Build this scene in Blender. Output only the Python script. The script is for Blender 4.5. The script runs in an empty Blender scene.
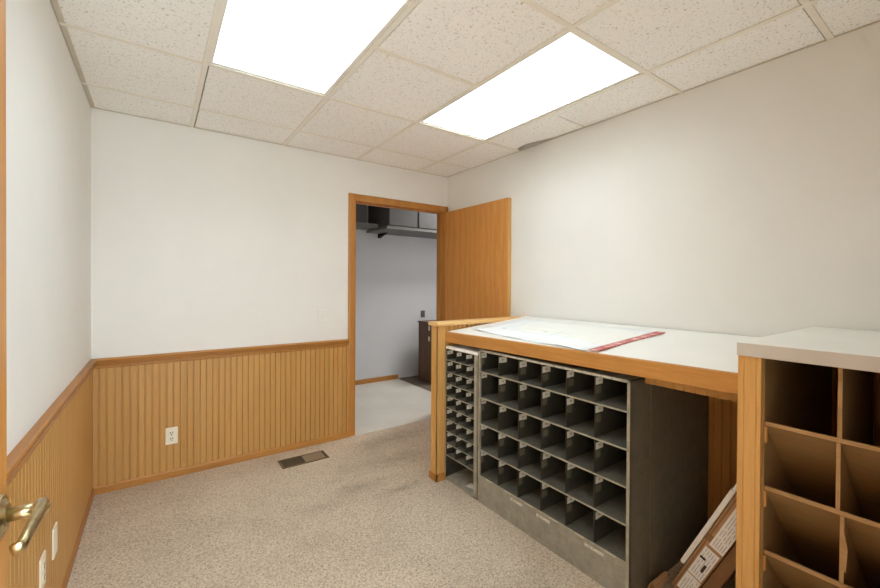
import bpy, bmesh, math, random
from mathutils import Vector, Matrix
random.seed(7)
C = bpy.context.scene.collection
H = 2.396          # ceiling height
W = 2.725          # right wall
NEAR = -3.205      # near wall (room side)

# ------------------------------------------------------------------ materials
def lin(c):
    f = lambda v: v/12.92 if v <= .04045 else ((v+.055)/1.055)**2.4
    return tuple(f(v/255) for v in c) + (1,)

class N:
    def __init__(s, name):
        s.m = bpy.data.materials.new(name); s.m.use_nodes = True
        s.t = s.m.node_tree; s.b = s.t.nodes['Principled BSDF']
    def n(s, kind, **kw):
        x = s.t.nodes.new(kind)
        for k, v in kw.items():
            if k.startswith('i_'):
                key = k[2:]; key = int(key) if key.isdigit() else key.replace('_', ' ')
                x.inputs[key].default_value = v
            else: setattr(x, k, v)
        return x
    def l(s, a, b): s.t.links.new(a, b)
    def coord(s, scale=(1,1,1), gen='Object'):
        tc = s.n('ShaderNodeTexCoord'); mp = s.n('ShaderNodeMapping')
        mp.inputs['Scale'].default_value = scale
        s.l(tc.outputs[gen], mp.inputs['Vector']); return mp.outputs['Vector']
    def noise(s, vec, scale, detail=4, rough=.55, dist=0):
        x = s.n('ShaderNodeTexNoise'); s.l(vec, x.inputs['Vector'])
        x.inputs['Scale'].default_value = scale; x.inputs['Detail'].default_value = detail
        x.inputs['Roughness'].default_value = rough; x.inputs['Distortion'].default_value = dist
        return x.outputs['Fac']
    def ramp(s, fac, stops):
        x = s.n('ShaderNodeValToRGB'); s.l(fac, x.inputs['Fac'])
        e = x.color_ramp.elements
        while len(e) < len(stops): e.new(.5)
        for q, (p, c) in zip(e, stops): q.position = p; q.color = c
        return x.outputs['Color']
    def mix(s, fac, a, b, mode='MIX'):
        x = s.n('ShaderNodeMix', data_type='RGBA', blend_type=mode)
        if isinstance(fac, (int, float)): x.inputs[0].default_value = fac
        else: s.l(fac, x.inputs[0])
        for sock, v in ((x.inputs[6], a), (x.inputs[7], b)):
            if isinstance(v, tuple): sock.default_value = v
            else: s.l(v, sock)
        return x.outputs[2]
    def bump(s, h, strength, dist):
        x = s.n('ShaderNodeBump'); x.inputs['Strength'].default_value = strength
        x.inputs['Distance'].default_value = dist
        s.l(h, x.inputs['Height']); s.l(x.outputs['Normal'], s.b.inputs['Normal'])
    def fin(s, col, rough=.5, metal=0, spec=.5):
        if isinstance(col, tuple): s.b.inputs['Base Color'].default_value = col
        else: s.l(col, s.b.inputs['Base Color'])
        s.b.inputs['Roughness'].default_value = rough
        s.b.inputs['Metallic'].default_value = metal
        s.b.inputs['Specular IOR Level'].default_value = spec
        return s.m

def mul(c, k): return (min(c[0]*k,1), min(c[1]*k,1), min(c[2]*k,1), 1)

def plain(name, rgb, rough=.5, var=.06, scale=12, metal=0, spec=.4):
    s = N(name); c = lin(rgb); v = s.coord()
    return s.fin(s.ramp(s.noise(v, scale, 5), [(.3, mul(c, 1-var)), (.7, mul(c, 1+var))]), rough, metal, spec)

def wood(name, light, dark, axis='Z', rough=.42, slat=None, ring=14, fine=130, spec=.35):
    """grain runs along axis; slat = pitch of boards that differ a little in tone"""
    s = N(name); st = {'X': (.06,1,1), 'Y': (1,.06,1), 'Z': (1,1,.06)}[axis]
    v = s.coord(st)
    a = s.noise(v, ring, 3, .5, .6); b = s.noise(v, fine, 4, .6)
    c = s.ramp(a, [(.3, lin(dark)), (.62, lin(light))])
    c = s.mix(.5, c, s.ramp(b, [(.30, lin(dark)), (.6, lin(light))]))
    if slat:
        tc = s.n('ShaderNodeTexCoord'); sp = s.n('ShaderNodeSeparateXYZ'); s.l(tc.outputs['Object'], sp.inputs[0])
        ad = s.n('ShaderNodeMath', operation='ADD'); s.l(sp.outputs[0], ad.inputs[0]); s.l(sp.outputs[1], ad.inputs[1])
        dv = s.n('ShaderNodeMath', operation='DIVIDE'); s.l(ad.outputs[0], dv.inputs[0]); dv.inputs[1].default_value = slat*3
        fl = s.n('ShaderNodeMath', operation='FLOOR'); s.l(dv.outputs[0], fl.inputs[0])
        wn = s.n('ShaderNodeTexWhiteNoise', noise_dimensions='1D'); s.l(fl.outputs[0], wn.inputs['W'])
        c = s.mix(.35, c, s.ramp(wn.outputs['Value'], [(0, (.84,.82,.78,1)), (1, (1,1,1,1))]), 'MULTIPLY')
    s.bump(b, .08, .002)
    return s.fin(c, rough, 0, spec)

def wall_mat(name, rgb):
    s = N(name); c = lin(rgb); v = s.coord()
    col = s.ramp(s.noise(v, 1.6, 5, .6), [(.3, mul(c,.965)), (.7, mul(c,1.02))])
    s.bump(s.noise(v, 90, 3), .10, .002)
    return s.fin(col, .75, 0, .25)

def carpet_mat():
    s = N('beige cut pile carpet'); v = s.coord()
    a = s.noise(v, 95, 5, .75); b = s.noise(v, 330, 2, .6)
    vo = s.n('ShaderNodeTexVoronoi', feature='F1'); s.l(v, vo.inputs['Vector']); vo.inputs['Scale'].default_value = 105
    c = s.ramp(a, [(.34, lin((118,98,76))), (.47, lin((242,221,193))), (.70, lin((252,238,222)))])
    c = s.mix(.4, c, s.ramp(vo.outputs['Distance'], [(.1, lin((246,230,210))), (.75, lin((150,130,108)))]))
    big = s.ramp(s.noise(v, 2.2, 5, .62, .4), [(.36, (.80,.78,.76,1)), (.56, (1,1,1,1))])
    c = s.mix(.5, c, big, 'MULTIPLY')
    # soiled patches that lie in the carpet itself
    vec = s.coord()
    for (x, y, rx, ry, k) in ((1.42,-.86,.26,.10,.72), (1.62,-1.02,.2,.06,.7), (1.85,-.62,.3,.14,.76), (1.15,-.95,.22,.08,.8), (1.95,-.25,.34,.16,.74), (1.0,-1.25,.2,.12,.86)):
        sb = s.n('ShaderNodeVectorMath', operation='SUBTRACT'); s.l(vec, sb.inputs[0]); sb.inputs[1].default_value = (x,y,0)
        ms = s.n('ShaderNodeVectorMath', operation='MULTIPLY'); s.l(sb.outputs[0], ms.inputs[0]); ms.inputs[1].default_value = (1/rx,1/ry,0)
        ln = s.n('ShaderNodeVectorMath', operation='LENGTH'); s.l(ms.outputs[0], ln.inputs[0])
        nz = s.noise(vec, 14, 3)
        ad = s.n('ShaderNodeMath', operation='MULTIPLY_ADD'); s.l(nz, ad.inputs[0]); ad.inputs[1].default_value = 1.5; s.l(ln.outputs['Value'], ad.inputs[2])
        c = s.mix(1, c, s.ramp(ad.outputs[0], [(.55, (k,k*.98,k*.96,1)), (1.0, (1,1,1,1))]) if False else s.ramp_scaled(ad.outputs[0], k), 'MULTIPLY')
    mx = s.n('ShaderNodeMath', operation='ADD'); s.l(a, mx.inputs[0]); s.l(b, mx.inputs[1])
    s.bump(mx.outputs[0], .9, .008)
    return s.fin(c, .95, 0, .1)
def _rs(s, val, k):
    mr = s.n('ShaderNodeMapRange'); s.l(val, mr.inputs['Value'])
    mr.inputs['From Min'].default_value = .6; mr.inputs['From Max'].default_value = 1.75
    return s.ramp(mr.outputs['Result'], [(0, (k,k*.98,k*.95,1)), (1, (1,1,1,1))])
N.ramp_scaled = _rs

def tile_mat():
    s = N('fissured mineral fibre tile'); v = s.coord()
    c0 = lin((250,248,244))
    f = s.noise(v, 92, 6, .7, .5); d = s.noise(v, 240, 3, .6)
    holes = s.ramp(f, [(.375, (.34,.32,.30,1)), (.43, (1,1,1,1))])
    pins = s.ramp(d, [(.335, (.5,.48,.45,1)), (.39, (1,1,1,1))])
    base = s.ramp(s.noise(v, 1.2, 4), [(.3, mul(c0,.96)), (.7, c0)])
    c = s.mix(.62, base, holes, 'MULTIPLY'); c = s.mix(.5, c, pins, 'MULTIPLY')
    s.bump(f, .25, .003)
    return s.fin(c, .9, 0, .1)

def metal_paint(name, rgb, rgb2, rough=.5):
    s = N(name); v = s.coord()
    c = s.ramp(s.noise(v, 22, 6, .7), [(.35, lin(rgb2)), (.65, lin(rgb))])
    w = s.noise(v, 55, 6, .75, .5)
    c = s.mix(s.ramp(w, [(.66, (0,0,0,1)), (.72, (1,1,1,1))]), c, mul(lin(rgb), 1.35))
    return s.fin(c, rough, .15, .4)

def brass_mat():
    s = N('polished brass'); v = s.coord()
    c = s.ramp(s.noise(v, 60, 4), [(.3, lin((166,148,108))), (.7, lin((206,192,152)))])
    return s.fin(c, .28, 1, .5)

def lamp_mat(strength):
    s = N('lit prismatic lamp lens'); v = s.coord()
    s.b.inputs['Base Color'].default_value = (.9,.9,.9,1)
    s.b.inputs['Emission Color'].default_value = (.785,.93,1,1)
    # a prismatic lens sends most of its light downward
    lw = s.n('ShaderNodeLayerWeight'); lw.inputs['Blend'].default_value = .5
    mr = s.n('ShaderNodeMapRange'); s.l(lw.outputs['Facing'], mr.inputs['Value'])
    mr.inputs['From Min'].default_value = 0; mr.inputs['From Max'].default_value = .75
    mr.inputs['To Min'].default_value = strength; mr.inputs['To Max'].default_value = strength*.25
    s.l(mr.outputs['Result'], s.b.inputs['Emission Strength'])
    return s.m

def door_mat():
    s = N('oak veneer door'); v = s.coord((1,1,.16))
    wv = s.n('ShaderNodeTexWave', wave_type='BANDS', bands_direction='Y'); s.l(v, wv.inputs['Vector'])
    wv.inputs['Scale'].default_value = 4.2; wv.inputs['Distortion'].default_value = 9; wv.inputs['Detail'].default_value = 3; wv.inputs['Detail Scale'].default_value = 1.4
    f = s.noise(s.coord((1,1,.03)), 260, 4, .65)
    c = s.ramp(wv.outputs['Fac'], [(.1, lin((204,138,68))), (.8, lin((218,152,80)))])
    c = s.mix(.5, c, s.ramp(f, [(.36, lin((182,118,54))), (.58, lin((218,154,82)))]))
    s.bump(f, .05, .001)
    return s.fin(c, .38, 0, .4)

def ruler_mat():
    s = N('red printed ruler'); v = s.coord((1,1,1))
    tc = s.n('ShaderNodeTexCoord'); sp = s.n('ShaderNodeSeparateXYZ'); s.l(tc.outputs['Object'], sp.inputs[0])
    n = s.noise(s.coord((8,1,1)), 3.2, 2)
    c = s.ramp(n, [(.46, lin((178,56,52))), (.54, lin((226,176,168)))])
    return s.fin(c, .4)

M = {}
M['wall'] = wall_mat('off white painted drywall', (233,231,226))
M['hallwall'] = wall_mat('pale grey hall paint', (208,208,210))
M['tile'] = tile_mat()
M['grid'] = plain('cream painted tee bar', (236,230,218), .45, .03)
M['angle'] = plain('beige wall angle', (206,196,178), .5, .05)
M['lightframe'] = plain('white enamel light frame', (236,232,224), .4, .02)
M['void'] = plain('dark plenum', (30,28,25), .95)
M['lens'] = lamp_mat(7.0)
BEAD = ((200,152,87), (187,138,74))
M['beadX'] = wood('honey beadboard', *BEAD, 'Z', .45, slat=.0385)
M['trimX'] = wood('honey oak trim along X', (190,134,68), (158,104,48), 'X', .4)
M['trimY'] = wood('honey oak trim along Y', (180,122,62), (146,94,44), 'Y', .4)
M['trimZ'] = wood('honey oak trim upright', (194,136,68), (166,108,48), 'Z', .4)
M['pine'] = wood('yellow pine post', (220,172,104), (198,146,78), 'Z', .42)
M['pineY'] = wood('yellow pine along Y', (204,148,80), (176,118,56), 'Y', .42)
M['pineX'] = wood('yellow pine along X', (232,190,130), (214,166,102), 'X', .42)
M['door'] = door_mat()
M['carpet'] = carpet_mat()
M['vinyl'] = plain('pale sheet vinyl', (212,206,194), .35, .06, 3)
M['hallcarpet'] = plain('brown hall carpet', (112,98,84), .95, .2, 90)
M['metal'] = metal_paint('worn grey painted steel', (164,159,145), (142,137,124))
M['metaledge'] = metal_paint('rubbed bare steel edge', (176,169,152), (150,143,128))
M['metalshaded'] = metal_paint('grey steel with cell shade painted in', (70,67,58), (58,55,47), .55)  # same steel, darkened in colour to imitate the shade deep in the cells
M['shelfshaded'] = metal_paint('grey shelf steel with shade painted in', (118,113,101), (100,96,85), .5)  # shelf plates toned down too, cell shade put into the colour
M['metalside'] = metal_paint('dark grey brown painted side', (120,114,100), (106,100,87), .6)
M['tape'] = plain('white paper tape', (226,220,206), .6, .08, 60)
M['oldtape'] = plain('yellowed tape', (104,98,80), .6, .15, 60)
M['ink'] = plain('dark ink', (52,48,46), .6)
M['greyink'] = plain('faded ink', (120,114,106), .6)
M['tapedull'] = plain('rubbed white tape', (196,189,172), .6, .12, 60)
M['lam'] = plain('white laminate', (238,236,230), .32, .025, 5)
M['lamedge'] = plain('grey white laminate edge', (206,200,192), .4, .06, 9)
M['paper'] = plain('white drafting paper', (236,237,237), .6, .015, 4)
M['line'] = plain('faint drawn line', (176,179,188), .6)
M['pinkline'] = plain('faint red drawn line', (226,200,200), .6)
M['ruler'] = ruler_mat()
M['mason'] = wood('brown hardboard shelf', (164,132,90), (142,112,74), 'Y', .5, ring=6)
M['masonedge'] = wood('raw hardboard edge', (190,152,106), (164,126,82), 'Y', .6, ring=20)
M['card'] = plain('brown cardboard', (176,138,98), .8, .1, 20)
M['carddark'] = plain('brown cardboard inner', (140,104,70), .85, .1, 20)
M['foam'] = plain('white foam sheet', (246,243,237), .8, .05, 40)
M['labelwhite'] = plain('white shipping label', (246,242,236), .5, .04, 40)
M['ivory'] = plain('ivory plastic', (236,226,204), .35, .02)
M['white'] = plain('white plastic', (232,229,222), .35, .02)
M['brass'] = brass_mat()
M['steel'] = plain('zinc hinge metal', (150,146,138), .35, .05, 40, .9)
M['ventmetal'] = plain('brown register metal', (112,98,78), .45, .08, 30, .2)
M['dampermetal'] = plain('grey damper plate', (140,124,102), .5, .06, 60, .2)
M['greycab'] = plain('grey cabinet paint', (92,90,88), .5, .04)
M['shelfgrey'] = plain('grey steel shelf', (116,114,111), .5, .06)
M['brownwood'] = wood('dark walnut cabinet', (104,74,54), (76,52,38), 'Z', .45)

# ------------------------------------------------------------------ mesh helpers
def BM(): return bmesh.new()
def box(bm, x0, x1, y0, y1, z0, z1, bev=0, mi=0, rot=None):
    x0,x1 = sorted((x0,x1)); y0,y1 = sorted((y0,y1)); z0,z1 = sorted((z0,z1))
    r = bmesh.ops.create_cube(bm, size=1); vs = r['verts']
    for v in vs: v.co = Vector(((x0+x1)/2 + v.co.x*(x1-x0), (y0+y1)/2 + v.co.y*(y1-y0), (z0+z1)/2 + v.co.z*(z1-z0)))
    fs = {f for v in vs for f in v.link_faces}
    for f in fs: f.material_index = mi
    if bev:
        es = list({e for v in vs for e in v.link_edges})
        bmesh.ops.bevel(bm, geom=es, offset=bev, segments=2, affect='EDGES', profile=.5)
    return bm
def hexa(bm, p, mi=0):
    """eight corners: bottom ring 0-3, top ring 4-7"""
    v = [bm.verts.new(q) for q in p]
    for f in ((3,2,1,0),(4,5,6,7),(0,1,5,4),(1,2,6,5),(2,3,7,6),(3,0,4,7)):
        bm.faces.new([v[i] for i in f]).material_index = mi
def prism(bm, pts, a, b, axis='Y', mi=0):
    """polygon pts (two coords) swept along axis from a to b"""
    def P(u, w, t): return {'X': (t,u,w), 'Y': (u,t,w), 'Z': (u,w,t)}[axis]
    A = [bm.verts.new(P(u,w,a)) for u,w in pts]; B = [bm.verts.new(P(u,w,b)) for u,w in pts]
    n = len(pts)
    for i in range(n):
        bm.faces.new((A[i],A[(i+1)%n],B[(i+1)%n],B[i])).material_index = mi
    bm.faces.new(A[::-1]).material_index = mi; bm.faces.new(B).material_index = mi
def cyl(bm, p, q, r0, r1=None, seg=20):
    p, q = Vector(p), Vector(q); r1 = r0 if r1 is None else r1
    d = q-p; m = Matrix.Translation((p+q)/2) @ d.to_track_quat('Z','Y').to_matrix().to_4x4()
    bmesh.ops.create_cone(bm, cap_ends=True, segments=seg, radius1=r0, radius2=r1, depth=d.length, matrix=m)
def sweep(bm, pts, radii, seg=12):
    rings = []
    n = len(pts); pts = [Vector(p) for p in pts]
    for i in range(n):
        t = (pts[min(i+1,n-1)] - pts[max(i-1,0)]).normalized()
        u = t.cross(Vector((0,0,1))); u = u.normalized() if u.length > 1e-4 else Vector((1,0,0)); w = u.cross(t).normalized()
        ra, rb = radii[i]
        rings.append([bm.verts.new(pts[i] + u*ra*math.cos(2*math.pi*k/seg) + w*rb*math.sin(2*math.pi*k/seg)) for k in range(seg)])
    for a, b in zip(rings, rings[1:]):
        for k in range(seg): bm.faces.new((a[k], a[(k+1)%seg], b[(k+1)%seg], b[k]))
    bm.faces.new(rings[0][::-1]); bm.faces.new(rings[-1])
def beadboard(bm, along, s0, s1, z0, z1, base, out, pitch=.0385, phase=0, depth=.011, gw=.011, gd=.0095):
    """vertical slats: front face `out`*depth off the line `base`, with v grooves between them"""
    prof = [(s0, depth)]
    k = math.ceil((s0-phase)/pitch + .15); g = phase + k*pitch
    while g < s1-.006:
        prof += [(g-gw/2, depth), (g-gw*.34, depth-gd), (g+gw*.34, depth-gd), (g+gw/2, depth)]
        g += pitch
    prof += [(s1, depth)]
    ring = prof + [(s1, 0), (s0, 0)]
    P = (lambda s, d, z: (s, base+out*d, z)) if along == 'X' else (lambda s, d, z: (base+out*d, s, z))
    A = [bm.verts.new(P(s,d,z0)) for s,d in ring]; B = [bm.verts.new(P(s,d,z1)) for s,d in ring]
    n = len(ring)
    for i in range(n): bm.faces.new((A[i],A[(i+1)%n],B[(i+1)%n],B[i]))
    bm.faces.new(A); bm.faces.new(B)

def obj(name, bm, mats, parent=None, smooth=False, **props):
    bmesh.ops.recalc_face_normals(bm, faces=bm.faces)
    me = bpy.data.meshes.new(name)
    o = bpy.data.objects.new(name, me); C.objects.link(o)
    if parent is not None:
        org = origin(parent)
        bmesh.ops.translate(bm, verts=bm.verts, vec=-org)
        o.parent = parent
        o.location = (0,0,0)
    bm.to_mesh(me); bm.free()
    for m in (mats if isinstance(mats, (list, tuple)) else [mats]): me.materials.append(M[m])
    if smooth:
        for p in me.polygons: p.use_smooth = True
    for k, v in props.items(): o[k] = v
    return o
def origin(o):
    v = Vector((0,0,0))
    while o is not None: v += Vector(o.location); o = o.parent
    return v
def thing(name, loc, label, cat, group=None):
    o = bpy.data.objects.new(name, None); C.objects.link(o); o.location = loc
    o.empty_display_size = .1
    o['label'] = label; o['category'] = cat
    if group: o['group'] = group
    return o
def tag(o, label, cat, group=None):
    o['label'] = label; o['category'] = cat
    if group: o['group'] = group
    return o
def struct(name, bm, mat, parent=None, **kw):
    o = obj(name, bm, mat, parent, **kw)
    if parent is None: o['kind'] = 'structure'
    return o

# ------------------------------------------------------------------ shell of the room
DX0, DX1, DZ = 1.735, 2.684, 2.038      # far doorway
b = BM(); box(b, -.1, W+.1, -4.6, .12, -.08, 0); struct('floor', b, 'carpet')
b = BM(); box(b, .3, 3.07, .12, 1.75, -.08, 0); box(b, DX0-.05, DX1+.05, -.02, .12, -.07, .003); struct('floor_hall', b, 'vinyl')
b = BM(); box(b, 3.07, 5.2, .12, 1.75, -.08, .002); struct('floor_hall_side', b, 'hallcarpet')
b = BM(); box(b, -.12, 0, -4.6, .12, -.08, 2.7); wl = struct('wall_left', b, 'wall')
b = BM(); box(b, W, W+.12, -4.6, .12, -.08, 2.7); wr = struct('wall_right', b, 'wall')
b = BM()
box(b, 0, DX0-.02, 0, .12, 0, 2.7); box(b, DX1+.02, W, 0, .12, 0, 2.7); box(b, DX0-.02, DX1+.02, 0, .12, DZ+.02, 2.7)
wb = struct('wall_back', b, 'wall')
b = BM()   # near wall round the doorway the picture is taken from
box(b, 0, .09, NEAR-.12, NEAR, 0, 2.7); box(b, .985, W, NEAR-.12, NEAR, 0, 2.7); box(b, .09, .985, NEAR-.12, NEAR, 2.06, 2.7)
struct('wall_near', b, 'wall')

# wainscot, chair rail, baseboards
b = BM(); beadboard(b, 'X', .011, DX0-.06, .04, .80, 0, -1, phase=.0); obj('wainscot', b, 'beadX', wb)
b = BM(); beadboard(b, 'Y', -3.2, -.0, .04, .80, 0, 1, phase=-.011, depth=.009, gw=.007, gd=.0045); obj('wainscot', b, 'beadX', wl)
RAIL = [(0,.782),(.011,.782),(.016,.786),(.016,.793),(.011,.797),(.011,.806),(.018,.812),(.021,.819),(.021,.824),(.029,.829),(.031,.836),(.029,.842),(.024,.845),(0,.845)]
b = BM(); prism(b, [(-d, z) for d, z in RAIL], 0, DX0-.06, 'X'); struct('trim_1', b, 'trimX')
b = BM(); prism(b, [(d, z) for d, z in RAIL], -3.2, 0, 'Y'); struct('trim_2', b, 'trimY')
BASE = [(0,0),(.016,0),(.016,.040),(.012,.049),(0,.049)]
b = BM(); prism(b, [(-d, z) for d, z in BASE], .0, DX0-.062, 'X'); struct('baseboard_back', b, 'trimX')
b = BM(); prism(b, [(d, z) for d, z in BASE], -3.2, 0, 'Y'); struct('baseboard_left', b, 'trimY')
b = BM(); beadboard(b, 'Y', -3.19, -1.0, .0, .88, W, -1); obj('wainscot', b, 'beadX', wr)

# ------------------------------------------------------------------ ceiling: tiles in a tee grid
GX = [.528, 1.138, 1.748, 2.358]; GY = [-.372, -.982, -1.592, -2.202, -2.812]
TW = .012
xs = [0] + GX + [W]
lights = {(1, 'a'), (3, 'a')}
b = BM()
z0, z1 = H+.004, H+.02
for i in range(5):
    xa, xb = xs[i]+.004, xs[i+1]-.004
    rows = [(0, GY[0]), (GY[0], GY[1])]
    if i in (1, 3): rows += [(GY[3], GY[4]), (GY[4], NEAR)]
    elif i == 0: rows += [(GY[1], GY[3]), (GY[3], NEAR)]
    elif i == 4: rows += [(GY[2], GY[3]), (GY[3], GY[4]), (GY[4], NEAR)]
    else: rows += [(GY[1],GY[2]),(GY[2],GY[3]),(GY[3],GY[4]),(GY[4],NEAR)]
    for a, c in rows: box(b, xa+.0145, xb, c+.0165, a-.004, z0, z1, .0012)
ce = struct('ceiling', b, 'tile')
# the slipped tile beside the right wall: leaves a black gap along the wall
b = BM()
y0, y1 = GY[2]+.006, GY[1]-.004
prism(b, [(2.37,y0),(W-.012,y0),(W-.014,-1.36),(W-.078,-1.13),(W-.060,-1.02),(W-.012,y1),(2.37,y1)], H+.004, H+.02, 'Z')
obj('slipped_tile', b, 'tile', ce)
b = BM(); box(b, 2.37, 2.50, GY[2]-.012, GY[2]+.012, H-.003, H+.006); obj('tile_scrap', b, 'tile', ce)
# tee bars, wall angles
b = BM()
def tee_y(x, a, c):
    box(b, x-TW, x+TW, a, c, H-.002, H+.003, .0008); box(b, x-.0015, x+.0015, a, c, H+.003, H+.036)
def tee_x(y, a, c):
    box(b, a, c, y-TW, y+TW, H-.0015, H+.0025, .0008)
for x in GX: tee_y(x, NEAR, 0)
for y in (GY[0], GY[1]):
    tee_x(y, 0, W)
for i in range(5):
    xa, xb = xs[i], xs[i+1]
    for k in {0:(3,), 1:(3,4), 2:(2,3,4), 3:(3,4), 4:(3,4)}[i]: tee_x(GY[k], xa, xb)
obj('ceiling_grid', b, 'grid', ce)
b = BM()
box(b, 0, .022, NEAR, 0, H-.001, H+.002); box(b, 0, .002, NEAR, 0, H-.001, H+.022)
box(b, 0, W, -.010, 0, H-.001, H+.002)
box(b, W-.008, W, NEAR, 0, H-.001, H+.002)
obj('wall_angle', b, 'angle', ce)
b = BM(); box(b, -.1, W+.1, NEAR-.1, .1, 2.62, 2.68); obj('plenum_deck', b, 'void', ce)

# ------------------------------------------------------------------ two troffers
def troffer(i, label, drop):
    xa, xb = xs[i]+TW, xs[i+1]-TW; ya, yb = GY[3]+TW, GY[1]-TW
    t = thing('ceiling_light', ((xa+xb)/2, (ya+yb)/2, H), label, 'ceiling light', 'fluorescent panels in the tile ceiling')
    b = BM(); f = .016; z = H+.004
    for q in ((xa,xb,ya,ya+f),(xa,xb,yb-f,yb),(xa,xa+f,ya+f,yb-f),(xb-f,xb,ya+f,yb-f)): box(b, *q, z, z+drop, .001)
    obj('light_frame', b, 'lightframe', t)
    b = BM(); box(b, xa+f, xb-f, ya+f, yb-f, z+drop-.008, z+drop-.004); obj('diffuser', b, 'lens', t)
    b = BM(); box(b, xa, xb, ya, yb, z+drop+.05, z+drop+.06)
    box(b, xa, xa+.003, ya, yb, z+drop, z+drop+.06); box(b, xb-.003, xb, ya, yb, z+drop, z+drop+.06)
    obj('housing', b, 'lightframe', t)
troffer(1, 'lit fluorescent ceiling panel farther from the open door, cut off by the picture edge', .03)
troffer(3, 'whole lit fluorescent ceiling panel nearest the right-hand white wall', .012)

# ------------------------------------------------------------------ far doorway and its open door
b = BM()
cz = 2.096
for (xa, xb) in ((1.672, DX0+.002), (DX1+.004, W-.001)):
    prism(b, [(xa,0),(xb,0),(xb,-.012),((xb*3+xa)/4,-.017),((xb+3*xa)/4,-.017),(xa,-.011)], 0, cz, 'Z')
prism(b, [(0,DZ-.002),(-.012,DZ-.002),(-.017,DZ+.018),(-.017,cz-.014),(-.011,cz),(0,cz)], DX0+.002, W-.001, 'X')
trm = struct('trim_3', b, 'trimZ')
b = BM(); box(b, DX0-.02, DX0, -.003, .125, 0, DZ); box(b, DX1, DX1+.02, -.003, .125, 0, DZ); box(b, DX0-.02, DX1+.02, -.003, .125, DZ, DZ+.02)
box(b, DX0, DX0+.010, .04, .075, 0, DZ); box(b, DX1-.010, DX1, .04, .075, 0, DZ); box(b, DX0, DX1, .04, .075, DZ-.010, DZ)
obj('jamb', b, 'trimZ', trm)
# the leaf, swung back against the right wall
hx, hy = 2.681, -.026
ang = math.atan2(-.885, .003)          # from hinge to free edge
L = .875; u = Vector((math.cos(ang), math.sin(ang), 0)); nrm = Vector((-u.y, u.x, 0))
if nrm.x > 0: nn = nrm
else: nn = -nrm
t = thing('door_1', (hx, hy, 0), 'oak veneer door swung open against the white wall behind the half wall', 'door'); t['kind'] = 'structure'
def leafbox(b, s0, s1, d0, d1, za, zb):
    q = [Vector((hx,hy,0)) + u*s + nn*d for s, d in ((s0,d0),(s1,d0),(s1,d1),(s0,d1))]
    hexa(b, [(v.x,v.y,za) for v in q] + [(v.x,v.y,zb) for v in q])
b = BM(); leafbox(b, 0, L-.006, 0, .035, .012, 2.034); obj('door_slab', b, 'door', t)
b = BM(); leafbox(b, L-.006, L, -.0005, .0355, .012, 2.034); obj('edge_band', b, 'pine', t)
for z in (.25, 1.0, 1.80):
    b = BM(); cyl(b, (hx+.030,hy+.014,z-.045), (hx+.030,hy+.014,z+.045), .006); obj('hinge', b, 'steel', t)
b = BM()
p = Vector((hx,hy,.93)) + u*(L-.065); cyl(b, p, p - nn*.012, .032); cyl(b, p, p-nn*.05, .011)
sweep(b, [p-nn*.05, p-nn*.052-u*.03, p-nn*.05-u*.11], [(.009,.009),(.009,.010),(.007,.008)]); obj('door_handle', b, 'brass', t, smooth=True)

# ------------------------------------------------------------------ near door at the left of the view
t = thing('door_2', (.12,-3.19,0), 'near oak door folded back along the left wall with brass lever', 'door'); t['kind'] = 'structure'
b = BM(); box(b, .105, .14, -3.19, -2.3475, .012, 2.03, .0015); obj('door_slab', b, 'trimZ', t)
hd = BM(); yc, zc_ = -2.400, .972
cyl(hd, (.14,yc,zc_), (.147,yc,zc_), .033, .031, 32); cyl(hd, (.147,yc,zc_), (.152,yc,zc_), .026, .018, 32)
h = obj('door_handle', hd, 'brass', t, smooth=False)
b = BM(); cyl(b, (.150,yc,zc_), (.184,yc,zc_), .0095, .0105, 24)
bmesh.ops.create_uvsphere(b, u_segments=16, v_segments=10, radius=.0125, matrix=Matrix.Translation((.186,yc,zc_)))
sweep(b, [(.184,yc+.012,zc_+.003),(.189,yc+.004,zc_+.004),(.190,yc-.02,zc_+.004),(.189,yc-.05,zc_+.002),(.187,yc-.080,zc_-.001),(.186,yc-.100,zc_-.003),(.178,yc-.106,zc_-.005)],
      [(.0055,.008),(.0075,.010),(.007,.010),(.0068,.0098),(.0065,.0095),(.0065,.009),(.0055,.008)], 18)
obj('lever', b, 'brass', h, smooth=True)
b = BM(); box(b, .09, .105, NEAR-.12, NEAR+.01, 0, 2.04); box(b, .975, .985, NEAR-.12, NEAR, 0, 2.06); box(b, .09, .985, NEAR-.12, NEAR, 2.04, 2.06)
struct('trim_4', b, 'trimZ')

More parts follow.
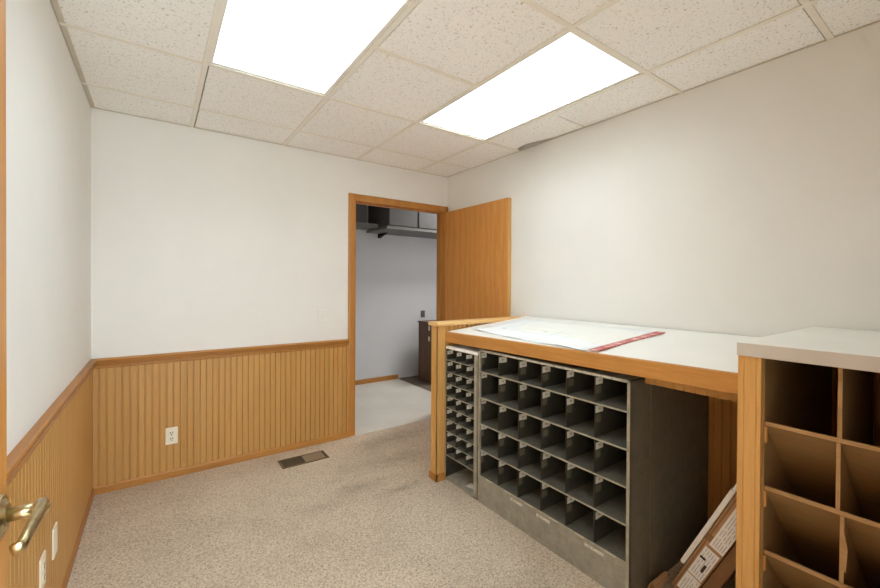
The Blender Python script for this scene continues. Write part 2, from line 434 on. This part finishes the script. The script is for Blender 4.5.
# ------------------------------------------------------------------ plates on the walls
def plate(name, loc, axis, out, label, cat, kind, mat, w=.070, h=.114):
    """cover plate facing `out` along axis; loc = centre on the wall surface"""
    t = thing(name, loc, label, cat); x, y, z = loc
    def bx(b, s0, s1, d0, d1, za, zb, bev=0, mi=0):
        if axis == 'Y': box(b, x+s0, x+s1, y+out*d0, y+out*d1, z+za, z+zb, bev, mi)
        else: box(b, x+out*d0, x+out*d1, y+s0, y+s1, z+za, z+zb, bev, mi)
    b = BM(); bx(b, -w/2, w/2, 0, .006, -h/2, h/2, .0022); obj('cover_plate', b, mat, t)
    if kind == 'outlet':
        for dz in (-.0195, .0195):
            b = BM(); bx(b, -.0165, .0165, .005, .0082, dz-.014, dz+.014, .0015)
            for s in (-.0065, .0065): bx(b, s-.0022, s+.0022, .0078, .0086, dz-.002, dz+.009, 0, 1)
            bx(b, -.003, .003, .0078, .0086, dz-.0115, dz-.005, 0, 1)
            obj('receptacle', b, [mat, 'ink'], t)
        b = BM(); bx(b, -.003, .003, .005, .0075, -.003, .003, .0008); obj('screw', b, 'steel', t)
    elif kind == 'switch':
        b = BM(); bx(b, -.006, .006, .005, .008, -.013, .013, .001); bx(b, -.004, .004, .007, .016, -.012, .002, .001); obj('toggle', b, mat, t)
        for dz in (-.03, .03):
            b = BM(); bx(b, -.003, .003, .005, .0072, dz-.003, dz+.003, .0008); obj('screw', b, 'white', t)
    else:
        for dz in (-.021, .021):
            b = BM(); bx(b, -.003, .003, .005, .0072, dz-.003, dz+.003, .0008); obj('screw', b, mat, t)
plate('electrical_outlet', (.415,-.011,.285), 'Y', -1, 'ivory double socket low on the beadboard of the far wall', 'outlet', 'outlet', 'ivory')
plate('light_switch', (1.447,0,1.047), 'Y', -1, 'white toggle switch on the plain wall beside the far doorway', 'light switch', 'switch', 'white')
plate('blank_outlet_cover', (.009,-1.147,.322), 'X', 1, 'ivory blank plate on the left wainscot, nearer the room corner', 'wall plate', 'blank', 'ivory')
plate('electrical_outlet', (.009,-1.350,.322), 'X', 1, 'ivory double socket on the left wainscot just under the brass lever', 'outlet', 'outlet', 'ivory')

# ------------------------------------------------------------------ floor register
t = thing('floor_vent', (1.232,-.24,0), 'brown metal floor register set in the carpet below the wainscot', 'floor vent')
vx0, vx1, vy0, vy1 = 1.062, 1.402, -.312, -.160
b = BM()
for q in ((vx0,vx1,vy0,vy0+.014),(vx0,vx1,vy1-.014,vy1),(vx0,vx0+.014,vy0,vy1),(vx1-.010,vx1,vy0,vy1)): box(b, *q, .0, .006, .0015)
obj('frame', b, 'ventmetal', t)
b = BM(); box(b, vx0+.014, vx1-.01, vy0+.014, vy1-.014, .0005, .0015); obj('duct_shade_plate', b, 'void', t)  # flat black plate, stands in for the shade down the duct
b = BM()
n = 11
for k in range(n):
    x = vx0+.018 + k*(.150/n); box(b, x, x+.0035, vy0+.014, vy1-.014, .0045, .0055)
for y in (-.27, -.236, -.202): box(b, vx0+.014, vx0+.168, y-.0015, y+.0015, .002, .005)
obj('louver', b, 'ventmetal', t)
b = BM(); box(b, vx0+.168, vx1-.020, vy0+.014, vy1-.014, .0015, .0045, .001); obj('damper_plate', b, 'dampermetal', t)

# ------------------------------------------------------------------ half wall at the end of the counter
PX0, PY0, PY1 = 1.864, -1.072, -.998
b = BM(); box(b, PX0+.012, W, PY0+.011, PY1, 0, 1.035); pt = struct('partition', b, 'pine')
b = BM(); beadboard(b, 'X', PX0+.058, W, .04, 1.037, PY0+.011, -1, phase=PX0+.06); obj('beadboard', b, 'beadX', pt)
b = BM(); box(b, PX0, PX0+.02, PY0-.002, PY1, .0, 1.04, .002); box(b, PX0, PX0+.06, PY0-.003, PY0+.012, 0, 1.04, .002); obj('end_post', b, 'pine', pt)
b = BM(); prism(b, [(PY0-.018,1.040),(PY1+.012,1.040),(PY1+.016,1.05),(PY1+.012,1.064),(PY0-.016,1.066),(PY0-.022,1.053)], PX0-.016, W-.002, 'X'); obj('cap_rail', b, 'pineX', pt)
b = BM(); box(b, PX0-.014, PX0, PY0-.016, PY1, 0, .047, .002); box(b, PX0-.014, PX0+.064, PY0-.016, PY0-.002, 0, .047, .002); obj('base_moulding', b, 'trimX', pt)

# ------------------------------------------------------------------ sloped drafting counter
FX = 1.927; CY0, CY1 = -1.076, -2.762
def zf(y): return .998 + (-1.07-y)*.0162
def zc(x, y):
    tt = (x-FX)/(W-FX); return zf(y) + (1.073-zf(y))*tt
t = thing('drafting_counter', (2.3,-1.92,0), 'long sloping counter with white laminate top over the pigeonhole units', 'counter')
b = BM()
def slab(b, xa, xb, ya, yb, dt, db):
    P = [(xa,ya),(xb,ya),(xb,yb),(xa,yb)]
    hexa(b, [(x,y,zc(x,y)-db) for x,y in P] + [(x,y,zc(x,y)-dt) for x,y in P])
slab(b, FX+.018, W-.012, CY1, CY0, 0, .022); obj('countertop', b, 'lam', t)
b = BM()
hexa(b, [(FX,CY1,zf(CY1)-.069),(FX+.019,CY1,zf(CY1)-.069),(FX+.019,CY0,zf(CY0)-.069),(FX,CY0,zf(CY0)-.069),
         (FX,CY1,zf(CY1)-.002),(FX+.019,CY1,zf(CY1)+.0005),(FX+.019,CY0,zf(CY0)+.0005),(FX,CY0,zf(CY0)-.002)])
bmesh.ops.bevel(b, geom=list(b.edges), offset=.002, segments=2, affect='EDGES')
fa = obj('edge_fascia', b, 'pineY', t)
b = BM(); cyl(b, (FX+.002,-1.199,.966), (FX-.0015,-1.199,.966), .006, .005, 14); obj('screw', b, 'steel', fa)
b = BM(); beadboard(b, 'Y', CY1, -2.385, .908, .968, FX+.10, -1, gw=.006, gd=.003); obj('apron', b, 'beadX', t)
b = BM(); slab(b, W-.035, W-.012, CY1, CY0, .022, .07); obj('wall_cleat', b, 'pineY', t)

# drawing sheet on the counter
NXP, NYP = 14, 26
def psheet(uu, vv):
    """uu 0 front ..1 back, vv 0 far end ..1 near end"""
    y = -1.205 - vv*.945
    xf = 2.045 - .11*min(1, vv*1.02) + .012*math.sin(vv*9)*(1-vv)
    x = xf + (2.60-xf)*uu
    y += .06*uu*(1-vv)
    e = max(0, 1-uu*5)
    z = zc(x,y)+.0018 + .0025*(1+math.sin(vv*17+uu*5))*e + .014*math.exp(-((uu/.10)**2+(vv/.07)**2)) + .0008*(1+math.sin(vv*8+uu*6))
    return Vector((x,y,z))
b = BM()
g = [[b.verts.new(psheet(i/NXP, j/NYP)) for j in range(NYP+1)] for i in range(NXP+1)]
for i in range(NXP):
    for j in range(NYP): b.faces.new((g[i][j],g[i+1][j],g[i+1][j+1],g[i][j+1]))
r = bmesh.ops.extrude_face_region(b, geom=list(b.faces))
bmesh.ops.translate(b, verts=[v for v in r['geom'] if isinstance(v, bmesh.types.BMVert)], vec=(0,0,.0006))
t = thing('drawing_sheet', (2.3,-1.7,zc(2.3,-1.7)), 'large white drawing sheet with curled corner spread on the counter', 'paper sheet')
ps = obj('sheet', b, 'paper', t, smooth=True)
def pline(b, pts, w=.003):
    pts = [Vector(psheet(*p)) + Vector((0,0,.0014)) for p in pts]
    for p, q in zip(pts, pts[1:]):
        d = (q-p); s = d.cross(Vector((0,0,1))).normalized()*w/2
        b.faces.new([b.verts.new(v) for v in (p-s, q-s, q+s, p+s)])
ln = lambda a, c, n=12: [(a[0]+(c[0]-a[0])*k/n, a[1]+(c[1]-a[1])*k/n) for k in range(n+1)]
for a, c in (((.08,.06),(.92,.06)), ((.92,.06),(.92,.95)), ((.3,.15),(.3,.6)), ((.3,.6),(.62,.6)), ((.62,.6),(.62,.2)), ((.62,.2),(.3,.15)), ((.45,.3),(.45,.75)), ((.2,.7),(.75,.82))):
    b = BM(); pline(b, ln(a, c)); obj('drawn_line', b, 'line', ps)
for a, c in (((.22,.93),(.85,.95)), ((.08,.4),(.08,.96))):
    b = BM(); pline(b, ln(a, c), .003); obj('border_line', b, 'pinkline', ps)
for (uu, vv) in ((.3,.17),(.42,.5),(.55,.74)):
    b = BM(); p = Vector(psheet(uu,vv)); box(b, p.x-.008, p.x+.008, p.y-.012, p.y+.012, p.z+.0012, p.z+.0016); obj('drawn_mark', b, 'line', ps)

# ruler
t = thing('ruler', (2.24,-2.187,zc(2.24,-2.187)), 'long flat red and white ruler lying across the counter on the sheet edge', 'ruler')
b = BM()
ra, rb = Vector((1.944,-2.186,0)), Vector((2.552,-2.188,0))
def rulerstrip(b, o0, o1, h0, h1, s0=0, s1=1):
    d = (rb-ra); s = Vector((0,1,0))
    P = [ra+d*s0+s*o0, ra+d*s1+s*o0, ra+d*s1+s*o1, ra+d*s0+s*o1]
    hexa(b, [(p.x,p.y,zc(p.x,p.y)+h0) for p in P] + [(p.x,p.y,zc(p.x,p.y)+h1) for p in P])
rulerstrip(b, -.023, .023, .005, .009); rl = obj('blade', b, 'ruler', t)
b = BM(); rulerstrip(b, -.0235, -.016, .0088, .0097); rulerstrip(b, .017, .0235, .0088, .0097)
s_ = N('red ruler edge'); M['red'] = s_.fin(s_.ramp(s_.noise(s_.coord(), 30), [(.3, lin((176,58,56))), (.7, lin((198,76,70)))]), .4)
obj('red_edge', b, 'red', rl)

# ------------------------------------------------------------------ grey pigeonhole units
def card(b, x0, x1, y, z0, z1, tilt=0, mi=0, d=.0008, dx=0):
    zc0 = (z0+z1)/2; xc = (x0+x1)/2
    P = []
    for x, z in ((x0,z0),(x1,z0),(x1,z1),(x0,z1)):
        px, pz = x-xc, z-zc0
        P.append((xc+px*math.cos(tilt)-pz*math.sin(tilt), zc0+px*math.sin(tilt)+pz*math.cos(tilt)))
    hexa(b, [(x,y,z) for x,z in P] + [(x,y-d,z) for x,z in P], mi)

def sorter(name, label, cols, rows, y0, y1, ztop, depth, wall, shelf_t, lab):
    """cols: divider ys (right-going), rows: shelf top heights from the top down"""
    X = 1.931
    t = thing(name, (X+depth/2,(y0+y1)/2,0), label, 'pigeonhole unit')
    return t, X

# big unit: 6 x 5 cells over a deep kick panel
RY0, RY1, RT = -1.414, -2.369, .926
t, X = sorter('pigeonhole_cabinet', 'big grey steel pigeonhole unit of thirty tagged cells under the counter', None, None, RY0, RY1, RT, .60, None, None, None)
DEP = .30
b = BM(); box(b, X+.002, X+.165, RY1, RY1+.004, 0, RT-.002); box(b, X+.165, X+.755, RY1-.002, RY1+.003, 0, RT-.004)
obj('side_panel', b, 'metalside', t)
b = BM(); box(b, X+.002, X+DEP, RY0-.004, RY0, 0, RT-.002); obj('side_panel', b, 'metalshaded', t)
b = BM(); box(b, X+.002, X+.5, RY1, RY0, RT-.006, RT-.002); obj('top_panel', b, 'metal', t)
b = BM(); box(b, X+DEP, X+DEP+.004, RY1, RY0, .15, RT); obj('back_panel', b, 'metalshaded', t)
b = BM()
box(b, X-.001, X+.012, RY0-.014, RY0, 0, RT, .001); box(b, X-.001, X+.012, RY1, RY1+.014, 0, RT, .001); box(b, X-.001, X+.012, RY1, RY0, RT-.012, RT, .001)
obj('face_frame', b, 'metaledge', t)
b = BM(); box(b, X, X+.01, RY1+.012, RY0-.012, .0, .163, .001); kp = obj('kick_panel', b, 'metal', t)
DIV = [-1.585, -1.741, -1.899, -2.050, -2.203]; SH = [.796, .638, .480, .322]
for y in DIV:
    b = BM(); box(b, X+.003, X+DEP, y-.0018, y+.0018, .163, RT-.006); obj('divider', b, 'metalshaded', t)
for z in SH + [.165]:
    b = BM(); box(b, X+.001, X+DEP, RY1+.003, RY0-.003, z-.002, z, 0, 1); box(b, X-.001, X+.0025, RY1+.003, RY0-.003, z-.007, z+.0005); obj('shelf', b, ['metaledge', 'shelfshaded'], t)
tops = [RT-.012] + [z-.011 for z in SH]
for c, y in enumerate([RY0-.004] + [d-.0018 for d in DIV]):
    for r, zt in enumerate(tops):
        b = BM(); w = .056+random.uniform(-.006,.006); x0 = X+.004+random.uniform(0,.012); hh = .032
        z1 = zt-.006-random.uniform(0,.008); tl = random.uniform(-.06,.06)
        card(b, x0, x0+w, y, z1-hh, z1, tl)
        card(b, x0+.022, x0+.026, y-.0009, z1-hh*.62, z1-hh*.36, tl, 1, .0003); card(b, x0+.030, x0+.034, y-.0009, z1-hh*.62, z1-hh*.36, tl, 1, .0003)
        obj('label_card', b, ['tape', 'greyink'], t)
for c, y in enumerate([RY0-.004] + [d-.0018 for d in DIV]):
    for r, zt in enumerate(tops):
        if random.random() < .15: continue
        b = BM(); w = .035+random.uniform(-.006,.006); x0 = X+.008+random.uniform(0,.01); z1 = zt-.045-random.uniform(0,.008)
        card(b, x0, x0+w, y, z1-.034, z1, random.uniform(-.08,.08)); obj('faded_label', b, 'oldtape', t)
ed = [RY0-.014] + DIV + [RY1+.014]
for k in range(6):
    b = BM(); ya = ed[k]-.05; box(b, X-.0016, X-.0009, ya-.058, ya-.008, .158, .1645); obj('edge_tape', b, 'tapedull', t)
for k in range(14):
    ya = RY0-.22 - k*.05 - random.uniform(0,.015)
    if ya-.04 < RY1: break
    b = BM(); box(b, X-.0016, X-.0009, ya-.03-random.uniform(0,.012), ya, RT-.009, RT-.002); obj('edge_tape', b, 'tapedull', t)
def painted(text, ya, width, z, h):
    fc = bpy.data.curves.new('lettering', 'FONT'); fc.body = text; fc.size = h; fc.extrude = .0002; fc.offset = .0006
    ft = bpy.data.objects.new('lettering_curve', fc); C.objects.link(ft); bpy.context.view_layer.update()
    fm = bpy.data.meshes.new_from_object(ft.evaluated_get(bpy.context.evaluated_depsgraph_get())); fm.name = 'lettering'
    bpy.data.objects.remove(ft)
    k = width/max(v.co.x for v in fm.vertices)
    for v in fm.vertices: v.co.x *= k
    fo = bpy.data.objects.new('lettering', fm); C.objects.link(fo); fo.parent = kp
    fm.materials.clear(); fm.materials.append(M['tape'])
    fo.location = Vector((X-.0012, ya, z)) - origin(kp); fo.rotation_euler = (math.pi/2, 0, -math.pi/2)
painted("BO NUMBER", -1.690, .088, .131, .018)
painted("BO NUMBER", -1.874, .088, .131, .018)
painted("BO NUMBERS", -2.160, .095, .131, .019)

# small unit: 3 x 9 cells over an open bin
SY0, SY1, ST = -1.077, -1.405, .903
t, X = sorter('pigeonhole_cabinet', 'narrow grey pigeonhole unit of small cells beside the half wall', None, None, SY0, SY1, ST, .3, None, None, None)
X = 1.933
b = BM(); box(b, X, X+.30, SY0-.004, SY0, 0, ST-.004); obj('side_panel', b, 'metalshaded', t)
b = BM(); box(b, X, X+.30, SY1, SY1+.004, 0, ST-.004); obj('side_panel', b, 'metal', t)
b = BM(); box(b, X-.003, X+.30, SY1, SY0, ST-.018, ST, .002); obj('top_panel', b, 'foam', t)
b = BM(); box(b, X+.296, X+.30, SY1, SY0, 0, ST); obj('back_panel', b, 'metalshaded', t)
b = BM(); box(b, X-.002, X+.012, SY1+.010, SY1+.034, 0, ST-.018, .001); box(b, X-.002, X+.010, SY1, SY1+.006, 0, ST-.018, .001); box(b, X-.002, X+.010, SY0-.004, SY0, 0, ST-.018, .001); obj('face_frame', b, 'metaledge', t)
b = BM(); box(b, X-.002, X+.01, SY1, SY0, 0, .012, .001); obj('face_frame', b, 'metal', t)
sd = [-1.182, -1.288]; sh = [.811-.0805*k for k in range(9)]
for y in sd:
    b = BM(); box(b, X+.002, X+.296, y-.0015, y+.0015, sh[-1], ST-.018); obj('divider', b, 'metalshaded', t)
for z in sh:
    b = BM(); box(b, X, X+.296, SY1+.034, SY0-.004, z-.0015, z, 0, 1); box(b, X-.001, X+.002, SY1+.034, SY0-.004, z-.005, z+.0005); obj('shelf', b, ['metaledge', 'shelfshaded'], t)
b = BM(); hexa(b, [(X+.01,SY1+.034,.012),(X+.296,SY1+.034,.03),(X+.296,SY0-.004,.03),(X+.01,SY0-.004,.012),(X+.01,SY1+.034,.015),(X+.296,SY1+.034,.033),(X+.296,SY0-.004,.033),(X+.01,SY0-.004,.015)]); obj('bin_floor', b, 'metaledge', t)
b = BM(); hexa(b, [(X+.03,-1.26,.0165),(X+.05,-1.345,.0175),(X+.10,-1.33,.0205),(X+.08,-1.25,.0195),(X+.03,-1.26,.0172),(X+.05,-1.345,.0182),(X+.10,-1.33,.0212),(X+.08,-1.25,.0202)]); obj('paper_scrap', b, 'tape', t)
for c, y in enumerate([SY0-.004] + [d-.0015 for d in sd]):
    for r in range(9):
        zt = (ST-.018) if r == 0 else sh[r-1]-.006
        b = BM(); x0 = X+.003+random.uniform(0,.008); w = .042+random.uniform(-.004,.006); z1 = zt-.012-random.uniform(0,.006); tl = random.uniform(-.08,.08)
        card(b, x0, x0+w, y, z1-.024, z1, tl); card(b, x0+.017, x0+.023, y-.0009, z1-.015, z1-.010, tl, 1, .0003)
        obj('label_card', b, ['tape', 'greyink'], t)

# ------------------------------------------------------------------ rack of slanted shelves at the right
KX, KY0, KY1, KT = 1.852, -2.768, -3.198, 1.142
t = thing('storage_rack', (2.28,-2.98,0), 'tall wooden rack of slanted brown shelves with grey-edged white top', 'storage rack')
b = BM(); box(b, KX-.006, W-.012, KY1, KY0, KT-.040, KT, .0015); box(b, KX-.006, W-.012, KY1, KY0, KT-.040, KT-.036); tp = obj('top_board', b, 'lam', t)
b = BM(); box(b, KX-.009, KX-.0055, KY1, KY0+.001, KT-.041, KT-.0012, .0006); obj('edge_band', b, 'lamedge', tp)
b = BM(); box(b, KX-.006, W-.014, KY0, KY0+.002, KT-.041, KT-.0012, .0006); obj('edge_band', b, 'lamedge', tp)
b = BM(); prism(b, [(KX,KY0),(KX,KY0-.014),(KX+.002,KY0-.016),(KX,KY0-.018),(KX,KY0-.046),(KX+.002,KY0-.048),(KX,KY0-.05),(KX,KY0-.060),(KX+.04,KY0-.060),(KX+.04,KY0)], 0, KT-.041, 'Z'); obj('face_stile', b, 'pine', t)
b = BM(); box(b, KX, KX+.03, KY1, KY1+.024, 0, KT-.041, .001); obj('face_stile', b, 'pine', t)
b = BM(); box(b, KX+.04, W-.014, KY0-.019, KY0, 0, KT-.041); obj('side_panel', b, 'beadX', t)
b = BM(); box(b, KX+.03, W-.014, KY1, KY1+.016, 0, KT-.041); obj('side_panel', b, 'mason', t)
b = BM(); box(b, KX+.02, W-.014, KY0-.064, KY0-.060, 0, KT-.041); obj('lining_panel', b, 'mason', t)
SZ = [.898, .698, .498, .298]
zs = [KT-.041] + SZ + [.04]
FXK = KX+.028
def slant(b, z, ya, yb, run, mi=0):
    prism(b, [(FXK,z),(FXK+.004,z+.002),(FXK+.009,z),(FXK+run,z-run+.009),(FXK+run-.006,z-run+.003-.001),(FXK,z-.009)], ya, yb, 'Y', mi)
for k, z in enumerate(SZ):
    b = BM(); slant(b, z, KY1+.016, KY0-.064, min(.46, z-.02)); sp = obj('slanted_shelf', b, 'mason', t)
    b = BM(); box(b, FXK-.002, FXK+.001, KY1+.016, KY0-.064, z-.010, z+.001, .0005); obj('front_edge', b, 'masonedge', sp)
    b = BM(); box(b, FXK-.006, FXK+.006, KY0-.069, KY0-.062, z-.062, z-.014, .001); obj('shelf_cleat', b, 'pine', t)
DY = [-2.998, -2.996, -3.005, -3.010, -3.012]
for k, y in enumerate(DY):
    zt = zs[k] - (.0 if k == 0 else .012); zb = zs[k+1]
    run = .46
    b = BM()
    lo = max(0.0, zb)
    prism(b, [(FXK+.002, zt),(FXK+.002, lo+.001),(FXK+run, max(0,lo-run)),(FXK+run, max(.005, zt-(0 if k == 0 else run)))], y-.004, y+.004, 'Y')
    dv = obj('divider', b, 'mason', t)
    b = BM(); box(b, FXK-.001, FXK+.003, y-.0045, y+.0045, lo+.002, zt); obj('front_edge', b, 'masonedge', dv)
b = BM(); prism(b, [(-3.006,.545),(-3.014,.535),(-3.017,.60),(-3.008,.655)], FXK-.004, FXK-.001, 'X'); obj('loose_strip', b, 'masonedge', t)

b = BM(); beadboard(b, 'Y', KY1+.018, KY0-.066, 0, KT-.041, W-.014, -1); obj('back_panel', b, 'beadX', t)
# ------------------------------------------------------------------ packaging leaning in the knee space
d_ = Vector((0,-.43,.903)); d_.normalize(); m_ = Vector((0,-d_.z,d_.y)); m_ = -m_ if m_.y > 0 else m_   # m_ points to the rack
O = Vector((2.175,-2.436,.006))
def lean(b, s0, s1, h0, h1, xa, xb, mi=0):
    """s along the lean, h across the stack, x into the knee space"""
    P = [(s0,h0),(s1,h0),(s1,h1),(s0,h1)]
    q = [O + d_*s + m_*hh for s, hh in P]
    hexa(b, [(xa,v.y,v.z) for v in q] + [(xb,v.y,v.z) for v in q], mi)
xb_ = 2.62
b = BM(); lean(b, .13, .56, -.034, -.0165, 2.168, xb_); lean(b, .56, .61, -.030, -.0155, 2.168, xb_)
bmesh.ops.bevel(b, geom=list(b.edges), offset=.003, segments=2, affect='EDGES')
tag(obj('foam_sheet', b, 'foam'), 'white foam sheet leaning on top of the cardboard boxes under the counter', 'foam sheet')
t = thing('cardboard_box', (2.4,-2.5,.1), 'flat brown cardboard box with white shipping labels leaning under the counter', 'cardboard box')
b = BM(); lean(b, .0, .60, -.014, .066, 2.178, xb_); bmesh.ops.bevel(b, geom=list(b.edges), offset=.002, segments=1, affect='EDGES'); obj('box_body', b, 'card', t)
b = BM(); lean(b, .0, .60, -.006, -.001, 2.1765, 2.1785); lean(b, .30, .33, -.012, .02, 2.1763, 2.1785); obj('flap_seam', b, 'carddark', t)
def lab(s0, s1, h0, h1):
    b = BM(); lean(b, s0, s1, h0, h1, 2.1755, 2.177)
    n = int((h1-h0)/.009)
    for k in range(1, n):
        hh = h0 + k*(h1-h0)/n
        s2 = s0+.010
        while s2 < s1-.02:
            e = min(s2+random.uniform(.02,.07), s1-.008)
            lean(b, s2, e, hh, hh+.0022, 2.1750, 2.1756, 1); s2 = e+.012
    obj('shipping_label', b, ['labelwhite', 'line'], t)
lab(.02, .115, .004, .062); lab(.12, .275, .004, .060); lab(.29, .52, .010, .064)
for q in ((.16,.20,.036,.046), (.215,.225,.008,.03)):
    b = BM(); lean(b, *q, 2.1745, 2.1752); obj('printed_block', b, 'ink', t)
b = BM(); lean(b, .03, .055, .045, .058, 2.1745, 2.1752); obj('red_sticker', b, 'red', t)
b = BM(); lean(b, .03, .48, .069, .114, 2.19, xb_); bmesh.ops.bevel(b, geom=list(b.edges), offset=.002, segments=1, affect='EDGES')
tag(obj('cardboard_box', b, 'carddark'), 'plain brown cardboard box lowest in the leaning stack under the counter', 'cardboard box')
b = BM(); prev = None
pts = [(-2.398,.004),(-2.392,.028),(-2.396,.052),(-2.408,.066),(-2.420,.060),(-2.424,.04)]
pts2 = [(y-.006*(1 if i < 3 else -.4), z-.003) for i, (y, z) in enumerate(pts)]
for i in range(len(pts)-1):
    A, B2, C2, D2 = pts[i], pts[i+1], pts2[i+1], pts2[i]
    hexa(b, [(2.04,A[0],A[1]),(2.04,B2[0],B2[1]),(2.04,C2[0],C2[1]),(2.04,D2[0],D2[1]),(2.16,A[0],A[1]),(2.16,B2[0],B2[1]),(2.16,C2[0],C2[1]),(2.16,D2[0],D2[1])])
bmesh.ops.remove_doubles(b, verts=b.verts, dist=.0005)
tag(obj('cardboard_offcut', b, 'card'), 'curled brown cardboard offcut standing beside the grey unit side', 'cardboard offcut')

# ------------------------------------------------------------------ hall beyond the door
HY = 1.61
b = BM(); box(b, .3, 5.2, HY, HY+.1, -.08, 2.75); hw = struct('wall_hall', b, 'hallwall')
b = BM(); box(b, .2, .3, .12, HY+.1, -.08, 2.75); struct('wall_hall_left', b, 'hallwall')
b = BM(); box(b, 5.2, 5.3, .12, HY+.1, -.08, 2.75); struct('wall_hall_right', b, 'hallwall')
b = BM(); box(b, .2, 5.3, .12, HY+.1, 2.70, 2.78); struct('ceiling_hall', b, 'hallwall')
b = BM(); box(b, W+.12, 5.3, .0, .12, -.08, 2.75); struct('wall_hall_near', b, 'hallwall')
b = BM(); box(b, .3, 3.07, HY-.012, HY, 0, .06, .002); struct('baseboard_hall', b, 'trimX')
# overhead grey cabinets and the shelf beside them
t = thing('wall_cabinet', (3.3,1.32,1.98), 'grey overhead cabinet on the hall wall seen through the doorway', 'wall cabinet')
b = BM(); box(b, 2.61, 4.2, 1.04, HY-.001, 2.02, 2.66, .002); obj('cabinet_body', b, 'greycab', t)
for xa, xb in ((2.614, 3.005), (3.035, 3.56), (3.59, 4.19)):
    b = BM(); box(b, xa, xb, 1.022, 1.038, 2.03, 2.65, .002); obj('cabinet_door', b, 'greycab', t)
b = BM(); box(b, 2.585, 4.2, 1.03, HY-.001, 1.985, 2.018, .001); obj('base_rail', b, 'shelfgrey', t)
b = BM(); prism(b, [(HY-.001,1.984),(HY-.22,1.984),(HY-.001,1.93)], 2.75, 2.79, 'X'); obj('bracket', b, 'void', t)
b = BM(); box(b, 1.6, 2.575, 1.26, HY-.001, 2.025, 2.05, .001); box(b, 1.6, 2.575, 1.25, 1.262, 2.015, 2.06, .001)
tag(obj('wall_shelf', b, 'shelfgrey'), 'shallow grey steel shelf left of the overhead hall cabinet', 'wall shelf')
b = BM(); box(b, 1.9, 2.45, 1.30, HY-.02, 2.051, 2.55, .004); t = thing('storage_bin', (2.2,1.45,2.05), 'grey storage box standing on the hall wall shelf', 'storage box')
obj('bin_body', b, 'greycab', t)
b = BM(); box(b, 1.89, 2.46, 1.29, HY-.01, 2.55, 2.60, .004); obj('lid', b, 'shelfgrey', t)
# dark wooden cabinet
t = thing('wooden_cabinet', (3.5,1.2,0), 'dark brown wooden cabinet partly hidden behind the half wall in the hall', 'cabinet')
b = BM(); box(b, 3.28, 3.85, 1.02, 1.41, .002, .79, .002); obj('cabinet_body', b, 'brownwood', t)
b = BM(); box(b, 3.27, 3.86, 1.005, 1.42, .79, .81, .002); obj('top_board', b, 'brownwood', t)
for za, zb in ((.05,.40),(.43,.77)):
    b = BM(); box(b, 3.30, 3.83, 1.008, 1.02, za, zb, .002); dr = obj('drawer', b, 'brownwood', t)
    b = BM(); cyl(b, (3.56,1.008,(za+zb)/2), (3.56,.985,(za+zb)/2), .012); obj('knob', b, 'brass', dr)
for z in (.56, .70):
    b = BM(); box(b, 3.2790, 3.2805, 1.13, 1.165, z, z+.06); obj('paper_tag', b, 'tape', t)
# socket in the hall wall
t = thing('wall_socket', (3.47,HY,.885), 'small dark-centred socket on the grey hall wall above the brown cabinet', 'wall socket')
b = BM(); box(b, 3.425, 3.515, HY-.006, HY, .825, .945, .002); obj('cover_plate', b, 'hallwall', t)
b = BM(); box(b, 3.44, 3.505, HY-.009, HY-.004, .84, .93, .003); obj('socket_face', b, 'greycab', t)
b = BM(); box(b, 3.437, 3.508, HY-.0065, HY-.0055, .836, .934); obj('socket_gap', b, 'ink', t)

# ------------------------------------------------------------------ light
w = bpy.data.worlds.new('World'); bpy.context.scene.world = w; w.use_nodes = True
w.node_tree.nodes['Background'].inputs[0].default_value = (.845,.945,.99,1); w.node_tree.nodes['Background'].inputs[1].default_value = 8.0
def area(name, loc, rot, sx, sy, power, col=(1,1,1)):
    l = bpy.data.lights.new(name, 'AREA'); l.shape = 'RECTANGLE'; l.size = sx; l.size_y = sy; l.energy = power; l.color = col
    o = bpy.data.objects.new(name, l); C.objects.link(o); o.location = loc; o.rotation_euler = rot
area('hall_lamp', (4.0,.6,2.66), (0,0,0), 1.0, .4, 38, (1,.99,.97))

# ------------------------------------------------------------------ camera
cam = bpy.data.cameras.new('camera'); co = bpy.data.objects.new('camera', cam); C.objects.link(co)
f_, cy_, yaw, pit, rol = 399.85, 286.55, 35.279, -.4, .323
a = math.radians(yaw); r = Vector((math.cos(a),-math.sin(a),0)); f = Vector((math.sin(a),math.cos(a),0)); up = Vector((0,0,1))
q = math.radians(pit); f, up = f*math.cos(q)+up*math.sin(q), up*math.cos(q)-f*math.sin(q)
q = math.radians(rol); r, up = r*math.cos(q)+up*math.sin(q), up*math.cos(q)-r*math.sin(q)
co.matrix_world = Matrix(((r.x,up.x,-f.x,.3342),(r.y,up.y,-f.y,-3.2594),(r.z,up.z,-f.z,1.3226),(0,0,0,1)))
cam.sensor_width = 36; cam.lens = f_/880*36; cam.shift_y = -(294-cy_)/880; cam.clip_start = .01
sc = bpy.context.scene; sc.camera = co
sc.view_settings.view_transform = 'Standard'; sc.view_settings.look = 'None'; sc.view_settings.exposure = .06; sc.view_settings.gamma = 1
sc.view_settings.use_curve_mapping = False
sc.cycles.max_bounces = 12; sc.cycles.diffuse_bounces = 8
